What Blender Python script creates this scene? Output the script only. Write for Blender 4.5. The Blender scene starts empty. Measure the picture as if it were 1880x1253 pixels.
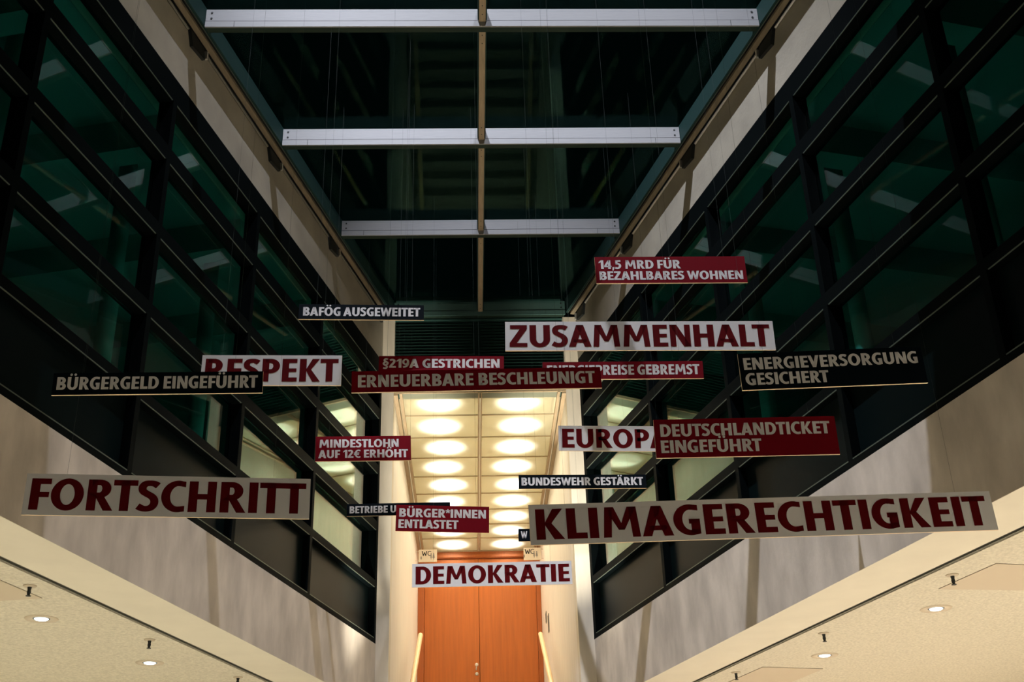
import bpy, bmesh, math, random
from mathutils import Vector, Matrix
random.seed(4)
C = bpy.context.scene.collection
sc = bpy.context.scene

# ------------------------------------------------------------------ camera, world, big lights
FW = Vector((0.0367168, 0.8936923, 0.4471755))
RT = Vector((0.9992525, -0.0274152, -0.0272569))
UP = Vector((0.0120999, -0.4478420, 0.8940309))
cam_d = bpy.data.cameras.new('camera'); cam = bpy.data.objects.new('camera', cam_d); C.objects.link(cam)
cam_d.sensor_fit = 'HORIZONTAL'; cam_d.sensor_width = 36.0
cam_d.lens = 2157.69 / 1880 * 36
cam_d.clip_start = 0.05; cam_d.clip_end = 300
cam.matrix_world = Matrix(((RT.x, UP.x, -FW.x, 0), (RT.y, UP.y, -FW.y, 0), (RT.z, UP.z, -FW.z, 0), (0, 0, 0, 1)))
sc.camera = cam
vs = sc.view_settings
sc.display_settings.display_device = 'sRGB'
vs.view_transform = 'Standard'; vs.look = 'None'; vs.exposure = 0.0; vs.gamma = 1.0; vs.use_curve_mapping = False
sc.cycles.transparent_max_bounces = 32
sc.cycles.max_bounces = 10
sc.cycles.diffuse_bounces = 5
sc.cycles.glossy_bounces = 5
sc.cycles.sample_clamp_indirect = 4.0
sc.cycles.caustics_reflective = False
sc.cycles.caustics_refractive = False

w = bpy.data.worlds.new('night'); sc.world = w; w.use_nodes = True
w.node_tree.nodes['Background'].inputs['Color'].default_value = (0.10, 0.75, 0.62, 1)
w.node_tree.nodes['Background'].inputs['Strength'].default_value = 0.0012

def spot(name, loc, target, power, color, size_deg, blend, radius=0.05):
    d = bpy.data.lights.new(name, 'SPOT'); d.energy = power; d.color = color
    d.spot_size = math.radians(size_deg); d.spot_blend = blend; d.shadow_soft_size = radius
    o = bpy.data.objects.new(name, d); C.objects.link(o); o.location = loc
    o.rotation_euler = (Vector(target) - Vector(loc)).to_track_quat('-Z', 'Y').to_euler()
    return o
def point(name, loc, power, color, radius=0.1):
    d = bpy.data.lights.new(name, 'POINT'); d.energy = power; d.color = color; d.shadow_soft_size = radius
    o = bpy.data.objects.new(name, d); C.objects.link(o); o.location = loc; return o

# two cool floodlights high up outside, shining down through the glass roof
FLOOD = (0.90, 0.88, 1.0)
spot('flood_light', (-3.0, 4.6, 20.5), (0.7, 9.6, 7.0), 16000, FLOOD, 33, 0.85, 0.07)
spot('flood_light', (4.2, 4.2, 24.0), (0.0, 9.4, 7.0), 10500, FLOOD, 27, 0.85, 0.08)

# two unseen fill spots over the stair, added to brighten the corridor piers
spot('pier_fill', (-0.75, 12.75, 0.35), (-1.15, 15.0, 5.55), 3600, (1.0, 0.91, 0.74), 23, 0.9, 0.06)
spot('pier_fill', (1.05, 12.75, 0.35), (1.46, 15.0, 5.55), 3600, (1.0, 0.91, 0.74), 23, 0.9, 0.06)

# ------------------------------------------------------------------ materials
def new_mat(name):
    m = bpy.data.materials.new(name); m.use_nodes = True
    nt = m.node_tree; return m, nt, nt.nodes['Principled BSDF']
def mat(name, col, rough=0.5, metal=0.0, spec=0.5, var=0.0, scale=8.0, stretch=(1, 1, 1), bump=0.0, bscale=60, col2=None, detail=6):
    m, nt, b = new_mat(name)
    b.inputs['Roughness'].default_value = rough; b.inputs['Metallic'].default_value = metal
    b.inputs['Specular IOR Level'].default_value = spec
    b.inputs['Base Color'].default_value = (*col, 1)
    if var or col2 or bump:
        tc = nt.nodes.new('ShaderNodeTexCoord'); mp = nt.nodes.new('ShaderNodeMapping')
        mp.inputs['Scale'].default_value = stretch; nt.links.new(tc.outputs['Object'], mp.inputs['Vector'])
    if var or col2:
        n = nt.nodes.new('ShaderNodeTexNoise'); n.inputs['Scale'].default_value = scale; n.inputs['Detail'].default_value = detail
        nt.links.new(mp.outputs['Vector'], n.inputs['Vector'])
        r = nt.nodes.new('ShaderNodeValToRGB')
        c2 = col2 or tuple(max(0, c * (1 - var)) for c in col); c1 = tuple(min(1, c * (1 + var)) for c in col) if not col2 else col
        r.color_ramp.elements[0].position = 0.32; r.color_ramp.elements[0].color = (*c2, 1)
        r.color_ramp.elements[1].position = 0.68; r.color_ramp.elements[1].color = (*c1, 1)
        nt.links.new(n.outputs['Fac'], r.inputs['Fac']); nt.links.new(r.outputs['Color'], b.inputs['Base Color'])
    if bump:
        n2 = nt.nodes.new('ShaderNodeTexNoise'); n2.inputs['Scale'].default_value = bscale; n2.inputs['Detail'].default_value = 4
        nt.links.new(mp.outputs['Vector'], n2.inputs['Vector'])
        bp = nt.nodes.new('ShaderNodeBump'); bp.inputs['Strength'].default_value = bump; bp.inputs['Distance'].default_value = 0.01
        nt.links.new(n2.outputs['Fac'], bp.inputs['Height']); nt.links.new(bp.outputs['Normal'], b.inputs['Normal'])
    return m
def glass_mat(name, tint, k, gloss, rough=0.0, power=5, base=0.04):
    m = bpy.data.materials.new(name); m.use_nodes = True; nt = m.node_tree; nt.nodes.clear()
    out = nt.nodes.new('ShaderNodeOutputMaterial'); mix = nt.nodes.new('ShaderNodeMixShader')
    tr = nt.nodes.new('ShaderNodeBsdfTransparent'); tr.inputs['Color'].default_value = (*tint, 1)
    gl = nt.nodes.new('ShaderNodeBsdfGlossy'); gl.inputs['Color'].default_value = (*gloss, 1); gl.inputs['Roughness'].default_value = rough
    lw = nt.nodes.new('ShaderNodeLayerWeight'); lw.inputs['Blend'].default_value = 0.5
    p = nt.nodes.new('ShaderNodeMath'); p.operation = 'POWER'; p.inputs[1].default_value = power
    a = nt.nodes.new('ShaderNodeMath'); a.operation = 'MULTIPLY_ADD'; a.inputs[1].default_value = 0.96 * k; a.inputs[2].default_value = base; a.use_clamp = True
    nt.links.new(lw.outputs['Facing'], p.inputs[0]); nt.links.new(p.outputs[0], a.inputs[0])
    nt.links.new(a.outputs[0], mix.inputs['Fac']); nt.links.new(tr.outputs[0], mix.inputs[1]); nt.links.new(gl.outputs[0], mix.inputs[2])
    nt.links.new(mix.outputs[0], out.inputs['Surface']); return m
def emit_mat(name, col, s):
    m = bpy.data.materials.new(name); m.use_nodes = True; nt = m.node_tree; nt.nodes.clear()
    out = nt.nodes.new('ShaderNodeOutputMaterial'); e = nt.nodes.new('ShaderNodeEmission')
    e.inputs['Color'].default_value = (*col, 1); e.inputs['Strength'].default_value = s
    nt.links.new(e.outputs[0], out.inputs['Surface']); return m
def frosted_mat(name, col, clear):
    m = bpy.data.materials.new(name); m.use_nodes = True; nt = m.node_tree; nt.nodes.clear()
    out = nt.nodes.new('ShaderNodeOutputMaterial')
    t = nt.nodes.new('ShaderNodeBsdfTranslucent'); t.inputs['Color'].default_value = (*col, 1)
    d = nt.nodes.new('ShaderNodeBsdfDiffuse'); d.inputs['Color'].default_value = (*col, 1)
    c = nt.nodes.new('ShaderNodeBsdfTransparent'); c.inputs['Color'].default_value = (1.0, 0.93, 0.80, 1)
    m1 = nt.nodes.new('ShaderNodeMixShader'); m1.inputs[0].default_value = 0.35
    m2 = nt.nodes.new('ShaderNodeMixShader'); m2.inputs[0].default_value = clear
    nt.links.new(t.outputs[0], m1.inputs[1]); nt.links.new(d.outputs[0], m1.inputs[2])
    nt.links.new(m1.outputs[0], m2.inputs[1]); nt.links.new(c.outputs[0], m2.inputs[2])
    nt.links.new(m2.outputs[0], out.inputs['Surface']); return m

M = {}
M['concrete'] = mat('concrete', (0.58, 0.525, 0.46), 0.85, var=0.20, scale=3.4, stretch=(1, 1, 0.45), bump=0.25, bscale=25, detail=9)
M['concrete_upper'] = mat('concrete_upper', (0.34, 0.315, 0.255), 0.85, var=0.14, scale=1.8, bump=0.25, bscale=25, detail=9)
M['plaster'] = mat('smooth_plaster', (0.74, 0.70, 0.60), 0.8, var=0.03, scale=3)
M['acoustic'] = mat('acoustic_plaster', (0.66, 0.62, 0.52), 0.95, var=0.13, scale=38, bump=0.35, bscale=90, detail=3)
M['stone'] = mat('cream_stone', (0.80, 0.765, 0.71), 0.55, var=0.07, scale=5, stretch=(5, 5, 0.35), detail=7)
M['pier'] = mat('pier_concrete', (0.74, 0.68, 0.57), 0.8, var=0.10, scale=3.0, stretch=(2, 2, 0.4), bump=0.15, bscale=30, detail=8)
M['frame'] = mat('dark_window_frame', (0.0016, 0.0032, 0.0036), 0.6, spec=0.035)
M['bright_edge'] = mat('highlight_lip', (0.12, 0.155, 0.13), 0.45, metal=0.4)  # pale strip stands in for the highlight along the frame edges
M['panel_glass'] = mat('dark_panel_glass', (0.003, 0.0065, 0.007), 0.3, spec=0.07)
M['alu'] = mat('brushed_aluminium', (0.305, 0.31, 0.32), 0.5, metal=0.2, var=0.06, scale=6, stretch=(1, 25, 25))
M['green'] = mat('dark_green_paint', (0.018, 0.036, 0.026), 0.6, spec=0.2)
M['curb'] = mat('green_grey_channel', (0.017, 0.045, 0.043), 0.6, spec=0.12)
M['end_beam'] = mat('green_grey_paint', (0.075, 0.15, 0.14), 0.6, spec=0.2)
M['timber'] = mat('tan_timber', (0.40, 0.31, 0.20), 0.6, var=0.12, scale=6, stretch=(14, 0.8, 14))
M['strip'] = mat('dull_timber_strip', (0.20, 0.165, 0.11), 0.7, var=0.15, scale=6, stretch=(6, 0.8, 6))  # duller, greyer tone than the other timber
M['black'] = mat('black_metal', (0.006, 0.009, 0.010), 0.5)
M['steel'] = mat('pale_steel', (0.62, 0.62, 0.60), 0.35, metal=0.6)
M['louvre'] = mat('dark_green_louvre', (0.028, 0.075, 0.066), 0.6, spec=0.2)
M['door'] = mat('orange_brown_veneer', (0.42, 0.105, 0.009), 0.45, var=0.10, scale=3.5, stretch=(7, 7, 0.35), detail=7)
M['door_frame'] = mat('brown_timber_frame', (0.36, 0.088, 0.012), 0.45, var=0.10, scale=4, stretch=(8, 8, 0.5))
M['rail_wood'] = mat('pale_beech', (0.80, 0.58, 0.34), 0.4, var=0.06, scale=5, stretch=(8, 0.8, 0.8))
M['wire'] = mat('thin_steel_wire', (0.035, 0.05, 0.047), 0.6, metal=0.2)
M['white'] = mat('white_board', (0.62, 0.62, 0.635), 0.7, spec=0.2)
M['red'] = mat('red_board', (0.145, 0.0022, 0.008), 0.7, spec=0.06)
M['navy'] = mat('dark_navy_board', (0.002, 0.0045, 0.007), 0.7, spec=0.04)
M['ply'] = mat('plywood_edge', (0.78, 0.60, 0.40), 0.7)
M['ink_red'] = mat('dark_red_vinyl', (0.085, 0.0025, 0.004), 0.7, spec=0.04)
M['ink_white'] = mat('white_vinyl', (0.64, 0.63, 0.64), 0.7, spec=0.2)
M['roof'] = mat('roof_dark', (0.03, 0.035, 0.035), 0.8)
M['floor'] = mat('lobby_floor', (0.68, 0.64, 0.55), 0.6, var=0.04, scale=1.2)
M['stairs'] = mat('stair_stone', (0.28, 0.25, 0.21), 0.6)
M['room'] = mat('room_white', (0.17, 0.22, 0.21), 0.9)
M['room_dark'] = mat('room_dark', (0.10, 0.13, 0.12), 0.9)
M['hatch'] = mat('hatch_board', (0.60, 0.52, 0.41), 0.8)
M['shadow_gap'] = mat('slot_black', (0.004, 0.004, 0.004), 0.9)
M['slot'] = mat('slot_aluminium', (0.15, 0.15, 0.125), 0.5, metal=0.2)
M['chrome'] = mat('brushed_steel', (0.75, 0.70, 0.64), 0.35, metal=0.4)
M['sign_plate'] = mat('milky_acrylic', (0.80, 0.70, 0.58), 0.4)
M['ink_dark'] = mat('black_print', (0.01, 0.01, 0.012), 0.6)
M['ink_grey'] = mat('grey_print', (0.25, 0.22, 0.20), 0.6)
M['glass'] = glass_mat('green_window_glass', (0.50, 0.92, 0.90), 8.0, (1.0, 0.97, 0.88), power=8, base=0.014)
M['roof_glass'] = glass_mat('roof_glass', (0.96, 0.985, 0.98), 0.38, (0.34, 0.8, 0.7), base=0.008)
M['lens'] = emit_mat('cool_lamp_lens', (0.80, 0.96, 1.0), 3.0)
M['frosted'] = frosted_mat('frosted_glass_panel', (0.87, 0.90, 0.82), 0.66)
M['plenum'] = mat('plenum_white', (0.8, 0.8, 0.72), 0.9)

# ------------------------------------------------------------------ mesh helpers
class MB:
    def __init__(s): s.v = []; s.f = []; s.mi = []
    def face(s, pts, mi=0):
        i = len(s.v); s.v += [tuple(p) for p in pts]; s.f.append(tuple(range(i, i + len(pts)))); s.mi.append(mi)
    def hexa(s, b, t, mi=0, front=None):
        # b, t: four bottom points and four top points, counter-clockwise from above; front = material index of side 0
        n = len(b); i = len(s.v); s.v += [tuple(p) for p in b] + [tuple(p) for p in t]
        s.f.append(tuple(i + k for k in reversed(range(n)))); s.mi.append(mi)
        s.f.append(tuple(i + n + k for k in range(n))); s.mi.append(mi)
        for k in range(n):
            j = (k + 1) % n
            s.f.append((i + k, i + j, i + n + j, i + n + k)); s.mi.append(front if (front is not None and k == 0) else mi)
    def box(s, x0, x1, y0, y1, z0, z1, mi=0, front=None):
        s.hexa([(x0, y0, z0), (x1, y0, z0), (x1, y1, z0), (x0, y1, z0)], [(x0, y0, z1), (x1, y0, z1), (x1, y1, z1), (x0, y1, z1)], mi, front)
    def prism(s, poly, z0, z1, mi=0):
        s.hexa([(x, y, z0) for x, y in poly], [(x, y, z1) for x, y in poly], mi)
    def tube(s, a, b, r, n=8, mi=0):
        a = Vector(a); b = Vector(b); d = (b - a).normalized(); u = d.orthogonal().normalized(); q = d.cross(u)
        A = [a + (u * math.cos(2 * math.pi * k / n) + q * math.sin(2 * math.pi * k / n)) * r for k in range(n)]
        B = [p + (b - a) for p in A]; s.hexa(A, B, mi)
    def lathe(s, c, prof, n=24, axis=(0, 0, 1), mi=0, cap=True):
        c = Vector(c); d = Vector(axis).normalized(); u = d.orthogonal().normalized(); q = d.cross(u)
        base = len(s.v)
        for (r, h) in prof:
            for k in range(n):
                a = 2 * math.pi * k / n
                s.v.append(tuple(c + d * h + (u * math.cos(a) + q * math.sin(a)) * r))
        for i in range(len(prof) - 1):
            for k in range(n):
                j = (k + 1) % n
                s.f.append((base + i * n + k, base + i * n + j, base + (i + 1) * n + j, base + (i + 1) * n + k)); s.mi.append(mi)
        if cap:
            s.f.append(tuple(base + k for k in reversed(range(n)))); s.mi.append(mi)
            e = base + (len(prof) - 1) * n
            s.f.append(tuple(e + k for k in range(n))); s.mi.append(mi)
    def build(s, name, mats, parent=None, bevel=0.0, smooth=False):
        me = bpy.data.meshes.new(name); 
        off = parent.matrix_world.inverted() if parent else Matrix()
        me.from_pydata([tuple(off @ Vector(v)) for v in s.v], [], s.f)
        for m in (mats if isinstance(mats, (list, tuple)) else [mats]): me.materials.append(m)
        me.polygons.foreach_set('material_index', s.mi)
        bm = bmesh.new(); bm.from_mesh(me); bmesh.ops.recalc_face_normals(bm, faces=bm.faces); bm.to_mesh(me); bm.free()
        if smooth:
            for p in me.polygons: p.use_smooth = len(p.vertices) == 4
        me.update()
        o = bpy.data.objects.new(name, me); C.objects.link(o)
        if parent: o.parent = parent
        if bevel:
            b = o.modifiers.new('bevel', 'BEVEL'); b.width = bevel; b.segments = 2; b.limit_method = 'ANGLE'
        return o
def tag(o, label=None, cat=None, group=None, kind=None):
    if label: o['label'] = label
    if cat: o['category'] = cat
    if group: o['group'] = group
    if kind: o['kind'] = kind
    return o
def empty(name, loc, rot=None, label=None, cat=None, group=None, kind=None):
    o = bpy.data.objects.new(name, None); C.objects.link(o)
    m = Matrix.Translation(loc)
    if rot is not None: m = m @ rot
    o.matrix_world = m; o.empty_display_size = 0.1
    return tag(o, label, cat, group, kind)
def struct(name, mb, mats, parent=None, bevel=0.0, label=None):
    o = mb.build(name, mats, parent, bevel)
    if not parent: o['kind'] = 'structure'
    if label: o['label'] = label
    return o
def copy_tree(o, parent=None):
    c = o.copy(); C.objects.link(c)
    if parent: c.parent = parent
    for ch in list(o.children): copy_tree(ch, c)
    return c

# ------------------------------------------------------------------ the two slanted long walls
AX = 0.15                                                   # centre line of the hall
SIDE = {'left': dict(u=Vector((0.23417, 0.97220, 0)), n=Vector((-0.97220, 0.23417, 0)), w=4.70, spr=2.485, top=7.90),
        'right': dict(u=Vector((-0.24193, 0.97029, 0)), n=Vector((0.97029, 0.24193, 0)), w=5.132, spr=2.442, top=7.90)}
def WP(side, s, z, o=0.0):
    d = SIDE[side]; p = d['u'] * s + d['n'] * (d['w'] + o); return Vector((p.x, p.y, z))
def wx(side, y, o=0.0):
    d = SIDE[side]; k = d['w'] + o                          # n.x*x + n.y*y = k
    return (k - d['n'].y * y) / d['n'].x
def s_at(side, y, o=0.0):
    d = SIDE[side]; return (y - d['n'].y * (d['w'] + o)) / d['u'].y
def wbox(mb, side, s0, s1, z0, z1, o0, o1, mi=0):
    q = [WP(side, s0, 0, o0), WP(side, s1, 0, o0), WP(side, s1, 0, o1), WP(side, s0, 0, o1)]
    if side == 'left': q = [q[0], q[3], q[2], q[1]][::-1]
    mb.hexa([(p.x, p.y, z0) for p in q], [(p.x, p.y, z1) for p in q], mi)

YEND = 15.03
S_NEAR = -5.0
MUL_Y = [5.06, 6.99, 8.90, 10.81, 12.74, 15.0]               # far edge of every mullion
SILL = 3.255
for side in ('left', 'right'):
    d = SIDE[side]; se = s_at(side, YEND)
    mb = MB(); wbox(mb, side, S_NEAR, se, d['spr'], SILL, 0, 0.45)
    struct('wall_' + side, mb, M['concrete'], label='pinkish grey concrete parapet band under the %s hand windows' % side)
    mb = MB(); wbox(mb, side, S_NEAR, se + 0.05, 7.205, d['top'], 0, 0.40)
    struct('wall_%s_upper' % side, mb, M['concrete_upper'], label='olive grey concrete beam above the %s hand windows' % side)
    # rooms behind the glass
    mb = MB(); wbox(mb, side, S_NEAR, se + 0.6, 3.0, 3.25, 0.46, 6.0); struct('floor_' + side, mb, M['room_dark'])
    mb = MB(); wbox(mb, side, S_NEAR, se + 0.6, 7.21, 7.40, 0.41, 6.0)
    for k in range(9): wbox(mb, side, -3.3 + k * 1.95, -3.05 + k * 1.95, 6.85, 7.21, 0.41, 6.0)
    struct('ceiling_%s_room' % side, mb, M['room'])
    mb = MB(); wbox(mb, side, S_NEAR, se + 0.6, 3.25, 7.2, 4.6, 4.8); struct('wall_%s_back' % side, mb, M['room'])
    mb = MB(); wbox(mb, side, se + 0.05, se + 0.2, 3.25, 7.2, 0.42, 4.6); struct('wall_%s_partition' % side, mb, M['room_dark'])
    for k, y in enumerate((6.0, 8.0, 9.95, 11.9)):
        mb = MB(); p = WP(side, s_at(side, y), 0, 1.1); mb.lathe((p.x, p.y, 3.25), [(0.09, 0), (0.09, 3.96)], 16)
        o = mb.build('round_column', M['room'], smooth=True)
        tag(o, 'pale slim round column in the dark room, %s of four behind the %s hand glass' % (('nearest', 'second nearest', 'third nearest', 'farthest')[k], side), 'column', 'columns behind the glass', 'structure')
    # faint teal fill light added in each room to tint the dark panes
    p = WP(side, 7.5, 6.3, 2.6); point('room_fill', p, 0.22, (0.05, 1.0, 0.92), 0.2)

# ------------------------------------------------------------------ windows, one per bay
MD = 0.115                                                  # depth of the frame profiles
TRANS = {'left': [(3.965, 4.055), (4.72, 4.845), (5.505, 5.63), (6.30, 6.45), (6.955, 7.205)],
         'right': [(3.965, 4.055), (4.73, 4.85), (5.53, 5.65), (6.31, 6.46), (6.975, 7.205)]}
wn = 0
for side in ('left', 'right'):
    for b in range(len(MUL_Y) - 1):
        wn += 1
        s0 = s_at(side, MUL_Y[b]); s1 = s_at(side, MUL_Y[b + 1]); m0 = s1 - 0.07
        if b == len(MUL_Y) - 2: s1 = s_at(side, YEND)
        p = WP(side, s0, SILL); e = empty('window_%d' % wn, p, kind='structure'); bpy.context.view_layer.update()
        mb = MB(); wbox(mb, side, m0, s1, SILL, 7.205, 0.0, MD + 0.03); mb.build('mullion', M['frame'], e)
        mb = MB(); wbox(mb, side, s0, m0, SILL, SILL + 0.06, 0.0, MD + 0.03); mb.build('sill', M['frame'], e)
        mb = MB(); wbox(mb, side, s0, m0, SILL + 0.06, SILL + 0.07, 0.0, 0.012); mb.build('highlight_lip', M['bright_edge'], e)
        T = TRANS[side]
        for k, (z0, z1) in enumerate(T):
            mb = MB(); wbox(mb, side, s0, m0, z0, z1, 0.0, MD + 0.03); mb.build('transom' if k < 4 else 'head_frame', M['frame'], e)
            mb = MB(); wbox(mb, side, s0, m0 - 0.02, z0 - 0.007, z0, 0.0, 0.008); mb.build('highlight_lip', M['bright_edge'], e)
        mb = MB(); wbox(mb, side, s0, m0, SILL + 0.07, T[0][0] - 0.007, 0.085, MD); mb.build('sill_panel', M['panel_glass'], e)
        for k in range(4):
            mb = MB(); wbox(mb, side, s0, m0, T[k][1], T[k + 1][0] - 0.007, MD - 0.012, MD); mb.build('pane', M['glass'], e)

# ------------------------------------------------------------------ skylight
Y0 = 6.90
ZB, ZT = 7.89, 8.11
for side, sg in (('left', -1), ('right', 1)):
    a = s_at(side, Y0); b_ = s_at(side, 14.95)
    e = empty('trim_%d' % (9 if sg < 0 else 10), WP(side, a, ZB), label='dark green channel with tan timber strip along the %s edge of the glass roof' % side, kind='structure'); bpy.context.view_layer.update()
    mb = MB(); wbox(mb, side, a, b_, ZB + 0.02, ZT + 0.02, -0.165, -0.140); mb.build('channel', M['curb'], e)
    mb = MB(); wbox(mb, side, a, b_, ZB, ZB + 0.03, -0.102, -0.045); mb.build('timber_strip', M['strip'], e)
    mb = MB(); wbox(mb, side, a, b_, ZB + 0.05, ZB + 0.12, -0.140, 0.05); mb.build('backing', M['black'], e)
    mb = MB(); wbox(mb, side, a, b_, ZB + 0.005, ZB + 0.015, -0.143, -0.138); mb.build('edge_bead', M['bright_edge'], e)
    # rail with dark pads below it, one per bay
    names = ('nearest', 'second', 'third', 'farthest')
    for k, y in enumerate((8.95, 10.86, 12.77, 14.6)):
        s = s_at(side, y)
        e = empty('rail_bracket', WP(side, s, 7.80), label='dark wall bracket with pale clip on the %s concrete beam, %s from the camera' % (side, names[k]), cat='bracket', group='brackets of the rails under the roof edge'); bpy.context.view_layer.update()
        mb = MB(); q = [WP(side, s - 0.02, 0, 0), WP(side, s + 0.24, 0, 0)]
        P = lambda ss, z, o: tuple(WP(side, ss, z, o))
        lo = [P(s + .04, 7.735, -.035), P(s + .30, 7.77, -.035), P(s + .30, 7.77, 0.0), P(s + .04, 7.735, 0.0)]
        hi = [P(s - .03, 7.885, -.035), P(s + .26, 7.885, -.035), P(s + .26, 7.885, 0.0), P(s - .03, 7.885, 0.0)]
        mb.hexa(lo, hi); mb.build('pad', M['black'], e)
        mb = MB(); wbox(mb, side, s + 0.30, s + 0.325, 7.79, 7.885, -0.05, 0.0); mb.build('clip', M['steel'], e)
    ys = (7.0, 8.95, 10.86, 12.77, 14.6)
    for k in range(4):
        sa = s_at(side, ys[k]) + 0.335; sb = s_at(side, ys[k + 1]) - 0.06
        mb = MB(); mb.tube(WP(side, sa, 7.868, -0.018), WP(side, sb, 7.868, -0.018), 0.014, 8)
        tag(mb.build('edge_rail', M['steel'] if side == 'right' else M['slot']), 'slim metal rail under the %s roof edge, %s length from the camera' % (side, names[k]), 'rail', 'rails under the roof edge')

BEAM_Y = [8.89, 10.815, 12.735, 14.93]
BN = ['wide bright aluminium roof beam nearest the camera', 'bright aluminium roof beam, second from the camera', 'grey aluminium roof beam, third from the camera', 'dark unlit roof beam above the green louvre wall']
for i, y in enumerate(BEAM_Y):
    xl = wx('left', y, -0.17); xr = wx('right', y, -0.17)
    e = empty('skylight_beam', (AX, y, ZB), label=BN[i], cat='beam', group='cross beams of the glass roof'); bpy.context.view_layer.update()
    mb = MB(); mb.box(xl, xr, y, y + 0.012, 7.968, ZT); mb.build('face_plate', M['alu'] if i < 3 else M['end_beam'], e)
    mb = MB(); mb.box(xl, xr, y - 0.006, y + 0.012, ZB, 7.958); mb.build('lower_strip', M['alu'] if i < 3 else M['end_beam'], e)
    mb = MB()
    for x in (xl + 0.28, xr - 0.28): mb.box(x - 0.002, x + 0.002, y - 0.008, y - 0.0055, ZB + 0.001, 7.957)
    mb.build('strip_joint', M['black'], e)
    mb = MB(); mb.box(xl + 0.01, xr - 0.01, y + 0.013, y + 0.085, ZB + 0.003, ZT - 0.005); mb.build('beam_core', M['green'], e)
    for x in (xl + 0.055, xr - 0.055):
        for z in (8.0, 8.07):
            mb = MB(); mb.lathe((x, y - 0.0005, z), [(0.011, 0), (0.009, 0.004)], 10, axis=(0, -1, 0)); mb.build('bolt', M['black'], e)

e = empty('skylight_spine', (AX + 0.02, Y0, 7.945), label='long tan timber bar along the middle of the glass roof', cat='bar'); bpy.context.view_layer.update()
segs = [Y0] + BEAM_Y
for k in range(4):
    ya = segs[k] + (0.10 if k else 0.0); yb = segs[k + 1] - 0.008
    mb = MB(); mb.box(AX - 0.012, AX + 0.052, ya, yb, 7.945, 8.07); mb.build('timber', M['timber'], e)
    mb = MB(); mb.box(AX - 0.025, AX - 0.0125, ya, yb, 7.965, 8.09); mb.box(AX + 0.0525, AX + 0.065, ya, yb, 7.965, 8.09); mb.build('side_strip', M['curb'], e)
    for yy in ([ya + 0.09, ya + 0.21] if k else []) + [yb - 0.10, yb - 0.22]:
        mb = MB(); mb.lathe((AX + 0.02, yy, 7.9455), [(0.007, 0), (0.005, 0.003)], 8, axis=(0, 0, -1)); mb.build('screw', M['black'], e)
edges = [Y0] + BEAM_Y
for k in range(4):
    for sd in ('left', 'right'):
        ya = edges[k] + (0.09 if k else 0); yb = edges[k + 1] - 0.002
        if sd == 'left': poly = [(wx('left', ya, -0.16), ya), (AX - 0.02, ya), (AX - 0.02, yb), (wx('left', yb, -0.16), yb)]
        else: poly = [(AX + 0.06, ya), (wx('right', ya, -0.16), ya), (wx('right', yb, -0.16), yb), (AX + 0.06, yb)]
        mb = MB(); mb.prism(poly, 8.075, 8.090); wn += 1; struct('window_%d' % wn, mb, M['roof_glass'])
# solid roof in front of the glass roof and beside it
mb = MB(); mb.prism([(wx('left', -6, 6), -6), (wx('right', -6, 6), -6), (wx('right', Y0, 6), Y0), (wx('left', Y0, 6), Y0)], 7.905, 8.3); struct('roof_front', mb, M['roof'])
for side in ('left', 'right'):
    mb = MB(); wbox(mb, side, s_at(side, Y0), s_at(side, 16), 8.02, 8.25, 0.055, 6.0); struct('roof_' + side, mb, M['roof'])

# ------------------------------------------------------------------ end: piers, louvre wall, corridor
XL, XR = -1.055, 1.352                                       # corridor side walls
PLo, PRo = -1.225, 1.545
YC0, YC1 = 15.0, 22.77
CZ = 6.733
def joint_panels(mb, x, y0, y1, z0, z1): mb.box(x - 0.0015, x + 0.0015, y0, y1, z0, z1)
for side, xa, xb in (('left', PLo, XL), ('right', XR, PRo)):
    mb = MB(); mb.box(xa, xb, 15.0, 15.30, -1.6, 7.88); struct('wall_pier_' + side, mb, M['pier'], label='cream pier %s of the corridor opening' % side)
    mb = MB()
    if side == 'left': mb.box(xa - 0.1, xb, 15.302, 22.9, -1.6, 7.2)
    else: mb.box(xa, xb + 0.1, 15.302, 22.9, -1.6, 7.2)
    struct('wall_corridor_' + side, mb, M['stone'], label='pale veined %s wall of the lit corridor' % side)
# walls under the long spandrels, seen from the lobby as the outer face of the stair
for side, x in (('left', PLo), ('right', PRo)):
    mb = MB()
    if side == 'left': mb.prism([(x, 15.0), (x, 15.3), (-9, 15.3), (-9, 15.0)][::-1], -1.6, 3.25)
    else: mb.prism([(x, 15.0), (9, 15.0), (9, 15.3), (x, 15.3)], -1.6, 3.25)
    struct('wall_lobby_' + side, mb, M['pier'])
mb = MB(); mb.box(XL, XR, 15.12, 15.30, CZ + 0.02, 8.3, 0)
struct('wall_end', mb, M['louvre'])
e = empty('louvre_grille', (AX, 15.05, 6.8), label='dark green horizontal louvre grille above the corridor opening', cat='grille'); bpy.context.view_layer.update()
k = 0; z = 6.80
mb = MB()
while z < 7.86:
    mb.hexa([(XL + .01, 15.055, z), (XR - .01, 15.055, z), (XR - .01, 15.115, z + .030), (XL + .01, 15.115, z + .030)],
            [(XL + .01, 15.055, z + .008), (XR - .01, 15.055, z + .008), (XR - .01, 15.115, z + .038), (XL + .01, 15.115, z + .038)]); z += 0.048
mb.build('slats', M['louvre'], e)
mb = MB(); mb.box(XL + .002, XR - .002, 15.03, 15.115, 6.755, 6.79); mb.box(XL + .002, XR - .002, 15.03, 15.115, 7.87, 7.888); mb.build('grille_frame', M['louvre'], e)
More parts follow.
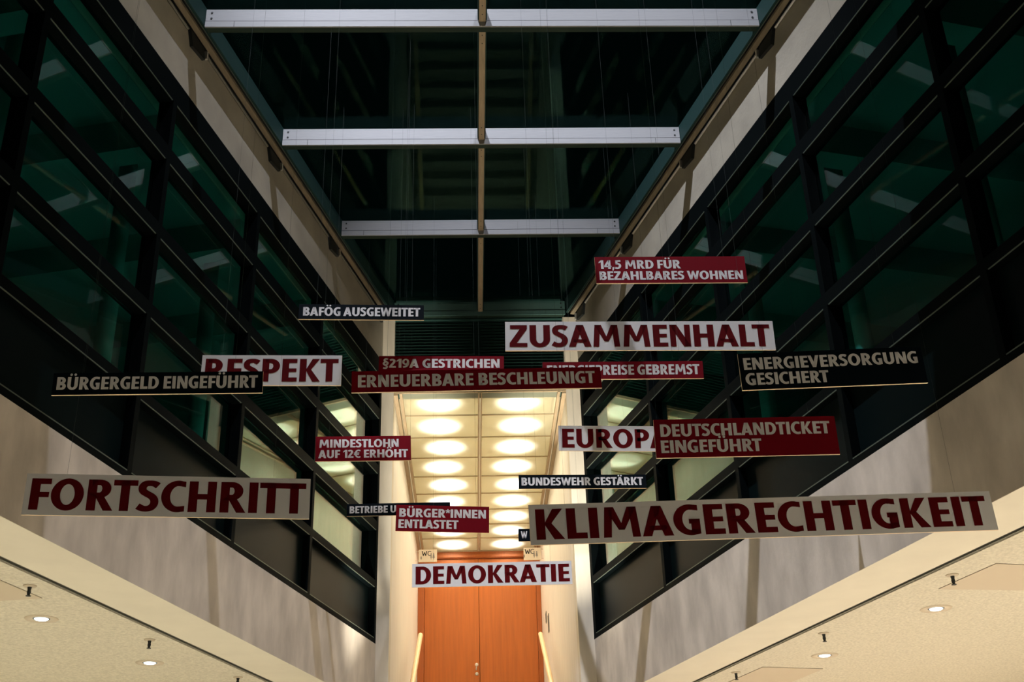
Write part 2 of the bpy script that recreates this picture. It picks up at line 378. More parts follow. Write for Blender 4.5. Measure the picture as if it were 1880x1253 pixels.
# corridor ceiling
PITCH = (YC1 - YC0) / 9
mb = MB(); mb.box(XL, XR, YC0 + 0.31, YC1 + 0.1, 7.20, 7.3); struct('ceiling_corridor', mb, M['plenum'])
mb = MB(); mb.box(XL + 0.001, XL + 0.055, YC0 + 0.01, YC1 - 0.02, CZ - 0.05, CZ + 0.03); mb.box(XL + 0.075, XL + 0.115, YC0 + 0.01, YC1 - 0.02, CZ - 0.02, CZ + 0.03); struct('trim_1', mb, M['timber'], label='double timber trim along the left edge of the corridor ceiling')
mb = MB(); mb.box(XR - 0.055, XR - 0.001, YC0 + 0.01, YC1 - 0.02, CZ - 0.05, CZ + 0.03); mb.box(XR - 0.115, XR - 0.075, YC0 + 0.01, YC1 - 0.02, CZ - 0.02, CZ + 0.03); struct('trim_2', mb, M['timber'], label='double timber trim along the right edge of the corridor ceiling')
mb = MB(); mb.box(AX - 0.028, AX - 0.006, YC0 + 0.01, YC1 - 0.02, CZ - 0.02, CZ + 0.03); mb.box(AX + 0.006, AX + 0.028, YC0 + 0.01, YC1 - 0.02, CZ - 0.02, CZ + 0.03); struct('trim_3', mb, M['timber'], label='timber rail along the middle of the corridor ceiling')
mb = MB(); mb.box(XL + 0.002, XR - 0.002, YC0 + 0.0, YC0 + 0.03, CZ - 0.02, CZ + 0.02); struct('trim_4', mb, M['timber'])
ORD = ['first', 'second', 'third', 'fourth', 'fifth', 'sixth', 'seventh', 'eighth', 'ninth']
for r in range(9):
    for sd, xa, xb in (('left', XL + 0.118, AX - 0.030), ('right', AX + 0.030, XR - 0.118)):
        ya = YC0 + 0.032 + r * PITCH if r == 0 else YC0 + r * PITCH + 0.004; yb = YC0 + (r + 1) * PITCH - 0.012
        if r == 8: yb -= 0.02
        xc = (xa + xb) / 2; yc = YC0 + (r + 0.5) * PITCH
        e = empty('ceiling_light', (xc, yc, CZ), label='frosted glass ceiling light, %s row from the front, %s column' % (ORD[r], sd), cat='ceiling light', group='ceiling lights of the corridor'); bpy.context.view_layer.update()
        mb = MB(); mb.box(xa, xb, ya, yb, CZ, CZ + 0.008); mb.build('glass_panel', M['frosted'], e)
        mb = MB(); mb.box(xa, xb, yb + 0.001, yb + 0.010, CZ - 0.012, CZ + 0.012); mb.build('cross_bar', M['timber'], e)
        dx = random.uniform(-0.05, 0.05)
        mb = MB(); mb.lathe((xc + dx, yc, 7.06), [(0.03, 0), (0.055, -0.05), (0.05, -0.052), (0.025, -0.01)], 12, cap=False); mb.build('lamp_reflector', M['steel'], e)
        spot('ceiling_lamp', (xc + dx, yc, 7.0), (xc + dx, yc, 6), 122 * random.uniform(0.85, 1.15), (1.0, 0.95, 0.90), 116, 0.9, 0.02).parent = None
# end wall of the corridor and the doors
YD = 22.77; DF = 3.42
mb = MB(); mb.box(XL - 0.1, XR + 0.1, YD + 0.14, YD + 0.3, DF, 7.2); struct('wall_corridor_end', mb, M['stone'])
e = empty('door_1', (AX, YD, DF), kind='structure', label='tall orange brown double door at the end of the corridor'); bpy.context.view_layer.update()
mb = MB(); mb.box(XL + 0.002, XL + 0.125, YD, YD + 0.12, DF, CZ - 0.01); mb.build('door_jamb', M['door_frame'], e, 0.004)
mb = MB(); mb.box(XR - 0.09, XR - 0.002, YD, YD + 0.12, DF, CZ - 0.01); mb.build('door_jamb', M['door_frame'], e, 0.004)
mb = MB(); mb.box(XL + 0.126, XR - 0.091, YD, YD + 0.12, 6.585, CZ - 0.01); mb.box(XL + 0.126, XR - 0.091, YD - 0.02, YD, 6.60, 6.66); mb.build('door_head', M['door_frame'], e, 0.004)
DM = 0.135
mb = MB(); mb.box(XL + 0.130, DM - 0.004, YD + 0.03, YD + 0.085, DF, 6.575); mb.build('door_leaf', M['door'], e, 0.003)
mb = MB(); mb.box(DM + 0.004, XR - 0.094, YD + 0.03, YD + 0.085, DF, 6.575); mb.build('door_leaf', M['door'], e, 0.003)
mb = MB(); mb.box(XL + 0.126, XR - 0.091, YD + 0.088, YD + 0.12, DF, 6.584); mb.build('door_rebate', M['black'], e)
mb = MB(); mb.lathe((0.075, YD + 0.03, 4.50), [(0.012, 0), (0.012, 0.05), (0.034, 0.055), (0.034, 0.075), (0.02, 0.085)], 16, axis=(0, -1, 0)); mb.tube((0.075, YD - 0.035, 4.50), (0.062, YD - 0.035, 4.40), 0.012); mb.build('door_handle', M['chrome'], e, smooth=True)
mb = MB(); mb.lathe((0.075, YD + 0.03, 4.34), [(0.034, 0), (0.034, 0.008), (0.018, 0.010), (0.018, 0.02)], 16, axis=(0, -1, 0)); mb.build('door_lock', M['chrome'], e, smooth=True)
# stair up to the doors
mb = MB(); n = 30
for k in range(n):
    y = 9.5 + k * 0.333
    mb.box(XL + 0.003, XR - 0.003, y, 19.49, -1.6 + k * 0.1667, -1.6 + (k + 1) * 0.1667)
mb.box(XL + 0.003, XR - 0.003, 19.49, 22.88, 3.0, DF); struct('floor_stairs', mb, M['stairs'])
for sd, sx, ytop, ztop, sl in (('left', -0.85, 19.42, 4.345, 0.50), ('right', 1.155, 20.05, 4.46, 0.53)):
    e = empty('handrail', (sx, ytop, ztop), label='pale wooden handrail on the %s corridor wall beside the doors' % sd, cat='handrail', group='handrails of the stair'); bpy.context.view_layer.update()
    L = 9.0; a = Vector((sx, ytop, ztop)); b = Vector((sx, ytop - L * 0.87, ztop - L * 0.87 * sl))
    mb = MB(); d = (b - a).normalized(); mb.lathe(a, [(0.012, -0.03), (0.03, -0.022), (0.038, 0.0), (0.038, (b - a).length)], 14, axis=d); mb.build('rail', M['rail_wood'], e, smooth=True)
    wxs = XL if sd == 'left' else XR
    for t in (0.42, 0.62, 0.85):
        p = a + (b - a) * t
        mb = MB(); mb.tube((p.x, p.y, p.z - 0.03), (p.x, p.y, p.z - 0.09), 0.008); mb.tube((p.x, p.y, p.z - 0.09), (wxs, p.y, p.z - 0.09), 0.008); mb.build('rail_bracket', M['rail_wood'], e)
# small plates on the right corridor wall
for nm, lab, y0, y1, z0, z1 in (('wall_slot', 'small dark upright slot plate on the right corridor wall, upper one', 21.25, 21.42, 4.95, 5.14), ('wall_slot', 'longer dark upright slot plate on the right corridor wall, lower one', 20.62, 20.80, 4.64, 4.95)):
    e = empty(nm, (XR, (y0 + y1) / 2, z0), label=lab, cat='wall plate', group='slot plates on the corridor wall'); bpy.context.view_layer.update()
    mb = MB(); mb.box(XR - 0.012, XR - 0.001, y0, y1, z0, z1); mb.build('plate', M['slot'], e)
    mb = MB(); mb.box(XR - 0.016, XR - 0.0125, y1 - 0.07, y1 - 0.01, z0 + 0.02, z1 - 0.02); mb.build('slot', M['black'], e)

# ------------------------------------------------------------------ lobby level: floor, soffits
mb = MB(); mb.box(-14, 14, -10, 15.3, -1.8, -1.6); struct('floor', mb, M['floor'])
SOFF = {'left': (0.52, 0.60), 'right': (0.555, 0.64)}
for side in ('left', 'right'):
    d = SIDE[side]; z = d['spr']; se = s_at(side, 15.0, 0) ; a0, a1 = SOFF[side]
    def band(o0, o1, z0, z1, mb):
        q = [WP(side, S_NEAR, 0, o0), Vector((wx(side, 14.99, o0), 14.99, 0)), Vector((wx(side, 14.99, o1), 14.99, 0)), WP(side, S_NEAR, 0, o1)]
        mb.hexa([(p.x, p.y, z0) for p in q], [(p.x, p.y, z1) for p in q])
    mb = MB(); band(0.46, a0, z, z + 0.2, mb); band(0.0, 0.46, z - 0.002, z - 0.0005, mb)
    struct('ceiling_%s_border' % side, mb, M['plaster'], label='smooth cream border of the %s lobby ceiling' % side)
    mb = MB(); band(a0 + 0.018, a0 + 0.030, z + 0.010, z + 0.1, mb); band(a0 + 0.056, a1 - 0.014, z + 0.006, z + 0.1, mb)
    struct('trim_%d' % (5 if side == 'left' else 6), mb, M['slot'], label='grey metal slot line in the %s lobby ceiling' % side)
    mb = MB(); band(a0, a1, z + 0.11, z + 0.2, mb); struct('trim_%d' % (7 if side == 'left' else 8), mb, M['shadow_gap'])
    mb = MB(); band(a1, 9.0, z, z + 0.2, mb); struct('ceiling_' + side, mb, M['acoustic'], label='speckled acoustic plaster ceiling of the %s lobby' % side)

def soffit_z(x): return SIDE['left']['spr'] if x < 0 else SIDE['right']['spr']
k_r = 2.442 / 2.485
DL = [(-3.688, 10.176, 'recessed round downlight in the left ceiling, nearer one'), (-3.238, 12.087, 'recessed round downlight in the left ceiling, farther one'),
      (4.195 * k_r, 10.483 * k_r, 'recessed round downlight in the right ceiling, nearer one'), (3.707 * k_r, 12.463 * k_r, 'recessed round downlight in the right ceiling, farther one')]
proto = None
for i, (x, y, lab) in enumerate(DL):
    z = soffit_z(x)
    if proto is None:
        e = proto = empty('recessed_downlight', (x, y, z)); bpy.context.view_layer.update()
        mb = MB(); mb.lathe((x, y, z), [(0.140, -0.001), (0.134, -0.008), (0.080, -0.005), (0.072, 0.0)], 40, cap=False); mb.build('trim_ring', M['hatch'], e, smooth=True)
        mb = MB(); mb.lathe((x, y, z), [(0.0715, -0.002), (0.060, -0.002)], 32, cap=False); mb.build('shadow_ring', M['black'], e)
        mb = MB(); mb.lathe((x, y, z), [(0.060, -0.003), (0.050, -0.012), (0.02, -0.016)], 28); mb.build('lens', M['lens'], e)
    else:
        e = copy_tree(proto); e.location = (x, y, z)
    tag(e, lab, 'downlight', 'recessed downlights of the lobby')
SP = [(-3.431, 9.116, 'small fire sprinkler in the left ceiling, nearest of three'), (-2.986, 11.058, 'small fire sprinkler in the left ceiling, middle of three'), (-2.51, 12.927, 'small fire sprinkler in the left ceiling, farthest of three'),
      (3.919 * k_r, 9.331 * k_r, 'small fire sprinkler in the right ceiling, nearest of three'), (3.409 * k_r, 11.392 * k_r, 'small fire sprinkler in the right ceiling, middle of three'), (2.927 * k_r, 13.282 * k_r, 'small fire sprinkler in the right ceiling, farthest of three')]
proto = None
for (x, y, lab) in SP:
    z = soffit_z(x)
    if proto is None:
        e = proto = empty('fire_sprinkler', (x, y, z)); bpy.context.view_layer.update()
        mb = MB(); mb.lathe((x, y, z), [(0.052, 0.0), (0.048, -0.008), (0.022, -0.012)], 20); mb.build('cover_plate', M['hatch'], e, smooth=True)
        mb = MB(); mb.lathe((x, y, z), [(0.017, -0.012), (0.013, -0.035), (0.016, -0.05), (0.010, -0.075), (0.020, -0.078), (0.020, -0.083)], 12); mb.build('nozzle', M['black'], e)
    else:
        e = copy_tree(proto); e.location = (x, y, z)
    tag(e, lab, 'sprinkler', 'fire sprinklers of the lobby')
def hatch(side, y0, y1, o0, o1, lab):
    z = SIDE[side]['spr']; q = [Vector((wx(side, y0, o0), y0, 0)), Vector((wx(side, y1, o0), y1, 0)), Vector((wx(side, y1 - 0.15, o1), y1 - 0.15 + 0.25, 0)), Vector((wx(side, y0, o1), y0 + 0.18, 0))]
    e = empty('ceiling_hatch', (q[0].x, q[0].y, z), label=lab, cat='hatch', group='access hatches in the lobby ceilings'); bpy.context.view_layer.update()
    mb = MB(); mb.hexa([(p.x, p.y, z - 0.006) for p in q], [(p.x, p.y, z - 0.001) for p in q]); mb.build('hatch_board', M['hatch'], e)
    c = sum(q, Vector()) / 4; q2 = [c + (p - c) * 1.006 for p in q]
    mb = MB(); mb.hexa([(p.x, p.y, z - 0.0015) for p in q2], [(p.x, p.y, z - 0.0005) for p in q2]); mb.build('joint', M['shadow_gap'], e)
hatch('left', 8.55, 9.49, 0.885, 1.60, 'flat plain access hatch in the left ceiling beside the nearest sprinkler')
hatch('right', 8.85, 9.60, 0.97, 1.72, 'flat plain access hatch in the right ceiling beside the nearest sprinkler')
hatch('right', 12.78, 13.62, 0.98, 1.66, 'flat plain access hatch in the right ceiling beyond the farther downlight')
# spotlights of the lobby ceilings and added front rows (pools of warm light on the floor)
for side, col, pw in (('left', (1.0, 0.95, 0.78), 190), ('right', (1.0, 0.88, 0.75), 300)):
    for off in (1.3, 3.6):
        for y in (-2.5, -0.1, 2.3, 4.4, 6.35, 8.25, 10.2, 12.2, 14.1):
            x = wx(side, y, off); z = SIDE[side]['spr'] - 0.06
            spot('downlight_and_fill', (x, y, z), (x, y, -1), pw * (1.25 if y < 5 else 1.0), (1.0, 0.93, 0.82) if y < 5 else col, 110, 0.5, 0.05)  # unseen rows near the camera, added and boosted to brighten the near signs

# ------------------------------------------------------------------ lettering (own block capitals; cap height 1)
V, H = 0.248, 0.182
def R_(x0, y0, x1, y1): return [(x0, y0), (x1, y0), (x1, y1), (x0, y1)]
def ring(cx, cy, rx, ry, ix, iy, a0, a1, n=22):
    out = []
    for k in range(n):
        t0 = math.radians(a0 + (a1 - a0) * k / n); t1 = math.radians(a0 + (a1 - a0) * (k + 1) / n)
        out.append([(cx + ix * math.cos(t0), cy + iy * math.sin(t0)), (cx + rx * math.cos(t0), cy + ry * math.sin(t0)), (cx + rx * math.cos(t1), cy + ry * math.sin(t1)), (cx + ix * math.cos(t1), cy + iy * math.sin(t1))])
    return out
def stroke(pts, wd, sub=6):
    P = [Vector(p) for p in pts]; Q = []
    for i in range(len(P) - 1):
        p0 = P[max(i - 1, 0)]; p1 = P[i]; p2 = P[i + 1]; p3 = P[min(i + 2, len(P) - 1)]
        for k in range(sub):
            t = k / sub
            Q.append(0.5 * ((2 * p1) + (p2 - p0) * t + (2 * p0 - 5 * p1 + 4 * p2 - p3) * t * t + (3 * p1 - p0 - 3 * p2 + p3) * t ** 3))
    Q.append(P[-1]); L = []
    for i in range(len(Q)):
        d = (Q[min(i + 1, len(Q) - 1)] - Q[max(i - 1, 0)]).normalized(); nrm = Vector((-d.y, d.x))
        wv = H + (wd - H) * abs(d.y)
        L.append((Q[i] + nrm * wv / 2, Q[i] - nrm * wv / 2))
    return [[tuple(L[i][1]), tuple(L[i + 1][1]), tuple(L[i + 1][0]), tuple(L[i][0])] for i in range(len(L) - 1)]
def bowl(x, y0, y1, wd):          # right-hand bowl of B, P, R
    cy = (y0 + y1) / 2; ry = (y1 - y0) / 2; rx = min(ry * 1.05, wd - V * 0.8); cx = x + wd - rx
    return [R_(x, y1 - H, cx, y1), R_(x, y0, cx, y0 + H)] + ring(cx, cy, rx, ry, max(rx - V, .02), ry - H, -90, 90)
def dots(cx): return ring(cx - .15, 1.19, .095, .095, 0, 0, 0, 360, 14) + ring(cx + .15, 1.19, .095, .095, 0, 0, 0, 360, 14)
def gA():
    return [[(0, 0), (.25, 0), (.555, 1), (.29, 1)], [(.845, 0), (.59, 0), (.29, 1), (.555, 1)], R_(.18, .19, .66, .345)]
def gO(wd=.88): return ring(wd / 2, .5, wd / 2, .515, wd / 2 - V, .515 - H, 0, 360, 40)
def gU(wd=.76): return [R_(0, .36, V, 1), R_(wd - V, .36, wd, 1)] + ring(wd / 2, .36, wd / 2, .375, wd / 2 - V, .375 - H, 180, 360)
def gC(wd=.66):
    r = ring(.46, .5, .46, .515, .46 - V, .515 - H, 78, 282, 30)
    return r + [[(.46, 1.012), (.46, .84), (.66, .80), (.66, .985)], [(.46, .16), (.46, -.012), (.66, .015), (.66, .20)]]
G = {
 'A': (.845, gA()), 'B': (.67, [R_(0, 0, V, 1)] + bowl(.1, .455, 1, .525) + bowl(.1, 0, .545, .57)),
 'C': (.66, gC()), 'D': (.76, [R_(0, 0, V, 1), R_(V, 1 - H, .33, 1), R_(V, 0, .33, H)] + ring(.33, .5, .43, .5, .43 - V, .5 - H, -90, 90, 26)),
 'E': (.55, [R_(0, 0, V, 1), R_(V, 0, .55, H), R_(V, .415, .52, .415 + .165), R_(V, 1 - H, .54, 1)]),
 'F': (.53, [R_(0, 0, V, 1), R_(V, .40, .50, .40 + .17), R_(V, 1 - H, .53, 1)]),
 'G': (.72, ring(.46, .5, .46, .515, .46 - V, .515 - H, 78, 282, 30) + [[(.46, 1.012), (.46, .84), (.69, .80), (.69, .985)], [(.46, .16), (.46, -.015), (.72, .035), (.72, .19)], R_(.72 - V, .05, .72, .52), R_(.42, .37, .72, .53)]),
 'H': (.76, [R_(0, 0, V, 1), R_(.76 - V, 0, .76, 1), R_(V, .41, .76 - V, .59)]),
 'I': (V, [R_(0, 0, V, 1)]),
 'K': (.74, [R_(0, 0, V, 1), [(V - .03, .50), (.46, 1), (.73, 1), (.40, .50)], [(V - .03, .52), (.40, .56), (.76, 0), (.475, 0)]]),
 'L': (.54, [R_(0, 0, V, 1), R_(V, 0, .54, H + .01)]),
 'M': (1.0, [[(0, 0), (.215, 0), (.285, 1), (.075, 1)], [(1.0, 0), (.785, 0), (.715, 1), (.925, 1)], [(.075, 1), (.315, 1), (.58, .24), (.42, .24)], [(.925, 1), (.685, 1), (.42, .24), (.58, .24)]]),
 'N': (.76, [R_(0, 0, .215, 1), R_(.76 - .215, 0, .76, 1), [(0, 1), (.265, 1), (.76, 0), (.495, 0)]]),
 'O': (.88, gO()), 'P': (.64, [R_(0, 0, V, 1)] + bowl(.1, .36, 1, .54)),
 'R': (.71, [R_(0, 0, V, 1)] + bowl(.1, .40, 1, .53) + [[(.22, .45), (.46, .45), (.725, 0), (.465, 0)]]),
 'S': (.585, stroke([(.535, .83), (.44, .89), (.32, .91), (.19, .885), (.115, .79), (.13, .66), (.24, .57), (.37, .49), (.455, .38), (.46, .24), (.385, .125), (.26, .085), (.14, .10), (.02, .165)], .225)),
 'T': (.66, [R_(.33 - V / 2, 0, .33 + V / 2, 1), R_(0, 1 - H, .66, 1)]),
 'U': (.76, gU()), 'Ü': (.76, gU() + dots(.38)), 'Ö': (.88, gO() + dots(.44)), 'Ä': (.845, gA() + dots(.4225)),
 'V': (.80, [[(0, 1), (.25, 1), (.53, 0), (.29, 0)], [(.80, 1), (.56, 1), (.29, 0), (.53, 0)]]),
 'W': (1.16, [[(0, 1), (.235, 1), (.45, 0), (.23, 0)], [(.23, 0), (.45, 0), (.66, 1), (.50, 1)], [(.50, 1), (.66, 1), (.93, 0), (.71, 0)], [(.71, 0), (.93, 0), (1.16, 1), (.935, 1)]]),
 'Z': (.66, [R_(.02, 1 - H, .65, 1), R_(0, 0, .66, H), [(0, H), (.27, H), (.65, 1 - H), (.38, 1 - H)]]),
 '1': (.46, [R_(.20, 0, .20 + V, 1), [(.0, .80), (.0, .66), (.22, .78), (.22, 1)]]),
 '2': (.60, stroke([(.06, .83), (.18, .90), (.31, .90), (.43, .82), (.44, .68), (.36, .52), (.22, .33), (.12, .17)], .22) + [R_(0, 0, .60, H)]),
 '4': (.68, [R_(.36, 0, .36 + V, 1), R_(0, .20, .68, .36), [(0, .36), (.22, .36), (.595, 1), (.36, 1)]]),
 '5': (.60, [R_(.06, 1 - H, .55, 1), R_(.06, .50, .06 + .20, 1)] + stroke([(.08, .56), (.22, .585), (.37, .55), (.47, .42), (.45, .22), (.32, .10), (.17, .08), (.02, .13)], .22)),
 '9': (.64, ring(.32, .67, .32, .345, .32 - .2, .345 - .15, 0, 360, 28) + stroke([(.53, .66), (.52, .42), (.42, .22), (.27, .11), (.10, .075)], .22)),
 ',': (.25, [[(.02, -.2), (.14, -.2), (.25, .2), (.05, .2)]]),
 '*': (.44, [[(.22 + .05 * math.cos(a + 1.57) , .76 + .05 * math.sin(a + 1.57)), (.22 - .05 * math.cos(a + 1.57), .76 - .05 * math.sin(a + 1.57)), (.22 + .24 * math.cos(a) - .06 * math.cos(a + 1.57), .76 + .24 * math.sin(a) - .06 * math.sin(a + 1.57)), (.22 + .24 * math.cos(a) + .06 * math.cos(a + 1.57), .76 + .24 * math.sin(a) + .06 * math.sin(a + 1.57))] for a in [math.radians(90 + 72 * i) for i in range(5)]]),
 '§': (.56, stroke([(.46, .93), (.36, .985), (.24, .97), (.16, .87), (.20, .76), (.34, .67), (.45, .55), (.42, .41), (.31, .37)], .17) + stroke([(.25, .62), (.14, .57), (.10, .44), (.20, .32), (.34, .22), (.41, .10), (.34, -.03), (.20, -.06), (.07, -.01)], .17)),
 '€': (.70, ring(.48, .5, .40, .51, .40 - .2, .51 - .16, 75, 285, 26) + [[(.52, 1.01), (.52, .85), (.69, .81), (.69, .97)], [(.52, .15), (.52, -.01), (.69, .03), (.69, .19)], R_(0, .53, .56, .64), R_(0, .36, .53, .47)]),
}
def text_polys(txt, x0, x1, base, cap):
    """letters of txt fitted between x0 and x1, cap height cap, baseline at base"""
    polys = []; x = 0.0; prev = None
    for ch in txt:
        if ch == ' ': x += .30; prev = ' '; continue
        lb = .025 if ch in 'OCGÖSQ€9' else -.005 if ch in 'ATVWÄ*' else .02 if ch in '1245Z§,' else .065
        rb = 0 if prev in (None, ' ') else .03 if prev in 'ODÖSCB' else .055 if prev in 'NHIUMÜG' else -.005 if prev in 'ATVWÄ*FL' else .02
        if prev == 'T' and ch in 'AÄ' or prev and prev in 'LR' and ch == 'T': rb -= .04
        x += lb + rb if prev is not None else 0
        wd, ps = G[ch]; polys += [[(px + x, py) for px, py in p] for p in ps]; x += wd; prev = ch
    k = (x1 - x0) / x
    return [[(x0 + px * k, base + py * cap) for px, py in p] for p in polys]

# ------------------------------------------------------------------ the hanging signs
HH = {'wh': .25, 'two': .25, 'one': .145}
SIGNS = [
 ('two', 'red', 'red sign lettered 14,5 MRD FÜR BEZAHLBARES WOHNEN', [1.6729, 8.3657, 4.8265, 0.0128, 0.0032, 1.2524], [('14,5 MRD FÜR', .025, .567), ('BEZAHLBARES WOHNEN', .025, .975)]),
 ('one', 'navy', 'dark sign lettered BAFÖG AUSGEWEITET', [-0.9139, 8.9105, 4.7523, 0.0408, -0.0008, 1.0635], [('BAFÖG AUSGEWEITET', .035, .970)]),
 ('wh', 'white', 'white sign lettered ZUSAMMENHALT in dark red', [1.3237, 8.0801, 4.0751, -0.0095, -0.0149, 2.0858], [('ZUSAMMENHALT', .016, .985)]),
 ('wh', 'white', 'white sign lettered RESPEKT behind the dark BÜRGERGELD sign', [-1.4846, 8.0473, 3.8051, 0.037, 0.002, 1.0432], [('RESPEKT', .027, .977)]),
 ('one', 'red', 'red sign lettered §219A GESTRICHEN', [-0.2348, 9.0409, 4.3152, 0.0064, -0.0132, 1.0632], [('§219A GESTRICHEN', .030, .965)]),
 ('one', 'red', 'long dim red sign lettered ERNEUERBARE BESCHLEUNIGT', [0.0507, 6.6876, 3.0786, 0.0381, 0.0238, 1.5627], [('ERNEUERBARE BESCHLEUNIGT', .025, .975)]),
 ('one', 'red', 'red sign lettered ENERGIEPREISE GEBREMST partly hidden at its left end', [1.1603, 8.016, 3.7526, -0.0511, -0.0294, 1.2118], [('ENERGIEPREISE GEBREMST', .027, .977)]),
 ('two', 'navy', 'dark sign lettered ENERGIEVERSORGUNG GESICHERT', [2.2512, 6.5409, 3.0576, -0.0445, 0.0099, 1.1453], [('ENERGIEVERSORGUNG', .025, .970), ('GESICHERT', .025, .475)]),
 ('one', 'navy', 'dark sign lettered BÜRGERGELD EINGEFÜHRT', [-1.8862, 6.557, 3.0242, 0.0735, 0.031, 1.2426], [('BÜRGERGELD EINGEFÜHRT', .020, .975)]),
 ('two', 'red', 'red sign lettered MINDESTLOHN AUF 12€ ERHÖHT', [-1.0054, 10.4005, 4.0891, 0.0778, 0.0268, 0.8933], [('MINDESTLOHN', .040, .870), ('AUF 12€ ERHÖHT', .030, .967)]),
 ('wh', 'white', 'white sign lettered EUROPA partly hidden at its right end', [1.3622, 10.1508, 4.0512, 0.0, -0.0235, 1.08], [('EUROPA', .030, .950)]),
 ('two', 'red', 'dim red sign lettered DEUTSCHLANDTICKET EINGEFÜHRT', [1.6779, 6.6104, 2.6361, -0.0282, -0.0045, 1.1113], [('DEUTSCHLANDTICKET', .033, .966), ('EINGEFÜHRT', .030, .580)]),
 ('wh', 'white', 'white sign lettered FORTSCHRITT at the lower left', [-1.7641, 6.6249, 2.3224, 0.132, 0.009, 1.6222], [('FORTSCHRITT', .020, .985)]),
 ('one', 'navy', 'dark sign lettered BUNDESWEHR GESTÄRKT', [1.1203, 11.1136, 3.9781, 0.0156, -0.0062, 1.281], [('BUNDESWEHR GESTÄRKT', .022, .975)]),
 ('one', 'navy', 'dark sign lettered BETRIEBE U behind the red BÜRGER*INNEN sign', [-0.8198, 12.8176, 4.2947, 0.0002, 0.004, 1.17], [('BETRIEBE U', .027, .475)]),
 ('two', 'red', 'red sign lettered BÜRGER*INNEN ENTLASTET', [-0.259, 10.3555, 3.3696, 0.061, -0.0208, 0.8525], [('BÜRGER*INNEN', .035, .965), ('ENTLASTET', .030, .670)]),
 ('wh', 'white', 'long white sign lettered KLIMAGERECHTIGKEIT at the lower right', [1.7903, 6.8277, 2.1943, 0.0379, 0.0261, 2.8841], [('KLIMAGERECHTIGKEIT', .013, .985)]),
 ('one', 'navy', 'dark sign with only a W showing behind the KLIMAGERECHTIGKEIT sign', [0.9282, 12.7254, 3.9329, 0.0, -0.005, 0.8], [('W', .035, .125)]),
 ('wh', 'white', 'white sign lettered DEMOKRATIE in front of the doors', [0.216, 12.1213, 3.3322, 0.0104, 0.0039, 1.6779], [('DEMOKRATIE', .022, .985)]),
]
for kind, col, lab, (cx, cy, cz, yaw, roll, wd), lines in SIGNS:
    h = HH[kind]
    e = empty('hanging_sign', (cx, cy, cz), Matrix.Rotation(yaw, 4, 'Z') @ Matrix.Rotation(-roll, 4, 'Y'), lab, 'sign', 'slogan signs hanging under the glass roof'); bpy.context.view_layer.update()
    mw = e.matrix_world
    mb = MB(); q = [(-wd / 2, 0), (wd / 2, 0), (wd / 2, .012), (-wd / 2, .012)]
    mb.hexa([mw @ Vector((x, y, -h / 2)) for x, y in q], [mw @ Vector((x, y, h / 2)) for x, y in q], 1, 0)
    mb.build('board', [M[col], M['ply']], e)
    polys = []
    if kind == 'wh': polys += text_polys(lines[0][0], (lines[0][1] - .5) * wd, (lines[0][2] - .5) * wd, -h / 2 + .122 * h, .758 * h)
    elif kind == 'one': polys += text_polys(lines[0][0], (lines[0][1] - .5) * wd, (lines[0][2] - .5) * wd, -h / 2 + .235 * h, .575 * h)
    else:
        polys += text_polys(lines[0][0], (lines[0][1] - .5) * wd, (lines[0][2] - .5) * wd, h / 2 - .455 * h, .325 * h)
        polys += text_polys(lines[1][0], (lines[1][1] - .5) * wd, (lines[1][2] - .5) * wd, h / 2 - .875 * h, .325 * h)
    mb = MB()
    for p in polys: mb.face([mw @ Vector((x, -0.0012, z)) for x, z in p])
    me = mb.build('lettering', M['ink_red'] if col == 'white' else M['ink_white'], e)
    for sx in (-1, 1):
        p = mw @ Vector((sx * (wd / 2 - min((.20 if 'GESTRICHEN' in lab else .14) * wd, .22)), .006, h / 2 - 0.004)); top = 7.906 if p.y < Y0 else 8.076
        mb = MB(); mb.tube(p, (p.x, p.y, top), 0.0006, 5); mb.build('hanging_wire', M['wire'], e)

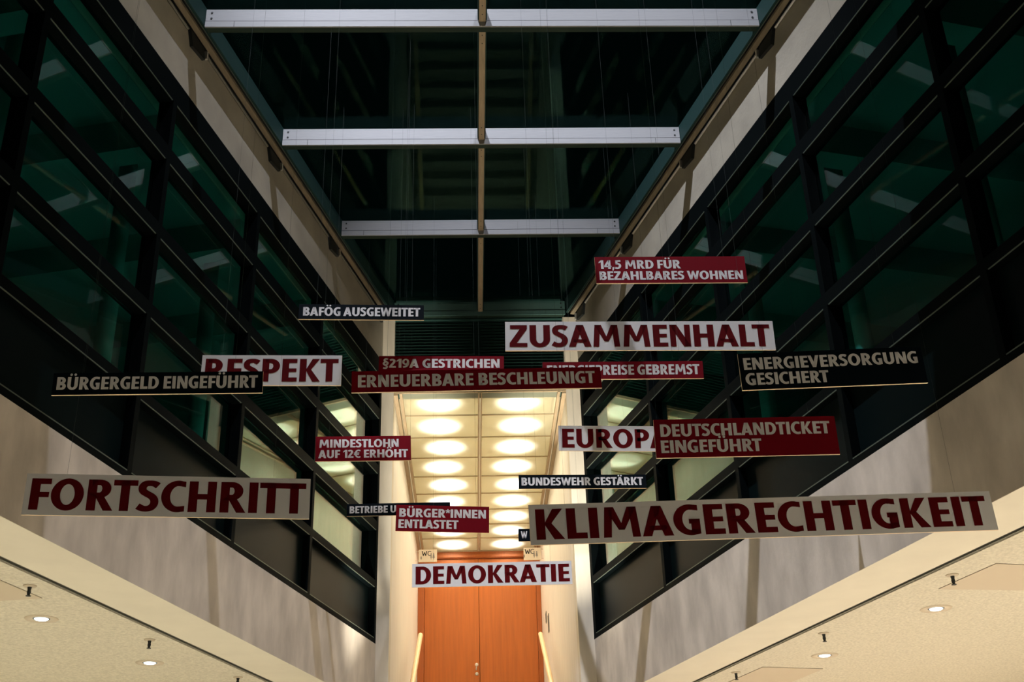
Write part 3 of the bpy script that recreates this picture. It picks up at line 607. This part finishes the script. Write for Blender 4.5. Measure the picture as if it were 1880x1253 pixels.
# ------------------------------------------------------------------ WC signs standing off the corridor walls
for sd, x0, x1, xw in (('left', -0.99, -0.645, XL), ('right', 0.98, 1.31, XR)):
    y = 21.5; z0, z1 = 6.165, 6.40
    e = empty('wc_sign', ((x0 + x1) / 2, y, z0), label='small pale sign lettered WC standing off the %s corridor wall' % sd, cat='sign', group='wc signs beside the doors'); bpy.context.view_layer.update()
    mb = MB(); mb.box(x0, x1, y, y + 0.02, z0, z1); mb.build('plate', M['sign_plate'], e, 0.003)
    def thin(polys, wfac=1): return polys
    ps = []
    X = (x0 + 0.07) if sd == 'left' else (x0 + 0.03); zc = z0 + 0.115; c = 0.095
    wp = [(0, 1), (.22, 0), (.45, .75), (.68, 0), (.90, 1)]
    for a, b in zip(wp[:-1], wp[1:]):
        t = .09; ps.append([(X + (a[0] - t) * c, zc + a[1] * c), (X + (a[0] + t) * c, zc + a[1] * c), (X + (b[0] + t) * c, zc + b[1] * c), (X + (b[0] - t) * c, zc + b[1] * c)])
    ps += [[(X + 1.03 * c + px * c, zc + pz * c) for px, pz in p] for p in ring(.45, .5, .45, .52, .30, .37, 45, 315, 20)]
    mb = MB()
    for p in ps: mb.face([(px, y - 0.001, pz) for px, pz in p])
    mb.build('lettering', M['ink_dark'], e)
    mb = MB()
    for fx, fh, dress in ((X + 1.75 * c, .115, 0), (X + 2.25 * c, .115, 1), (X - .02, .05, 0)):
        zb = z0 + 0.045
        for p in ring(fx, zb + fh, .012, .012, 0, 0, 0, 360, 10): mb.face([(a, y - 0.0012, b) for a, b in p])
        wdt = .022 if dress else .013
        mb.face([(a, y - 0.0012, b) for a, b in [(fx - wdt, zb + fh * .25), (fx + wdt, zb + fh * .25), (fx + .011, zb + fh * .88), (fx - .011, zb + fh * .88)]])
        for q in (-.008, .003): mb.face([(a, y - 0.0012, b) for a, b in R_(fx + q, zb, fx + q + .006, zb + fh * .3)])
    mb.build('figures', M['ink_grey'], e)
    mb = MB()
    for z in (z0 + 0.03, z1 - 0.03):
        xa = x0 if sd == 'left' else x1
        mb.tube((xa, y + 0.01, z), (xw, y + 0.01, z), 0.006)
    mb.build('standoff_pin', M['chrome'], e)
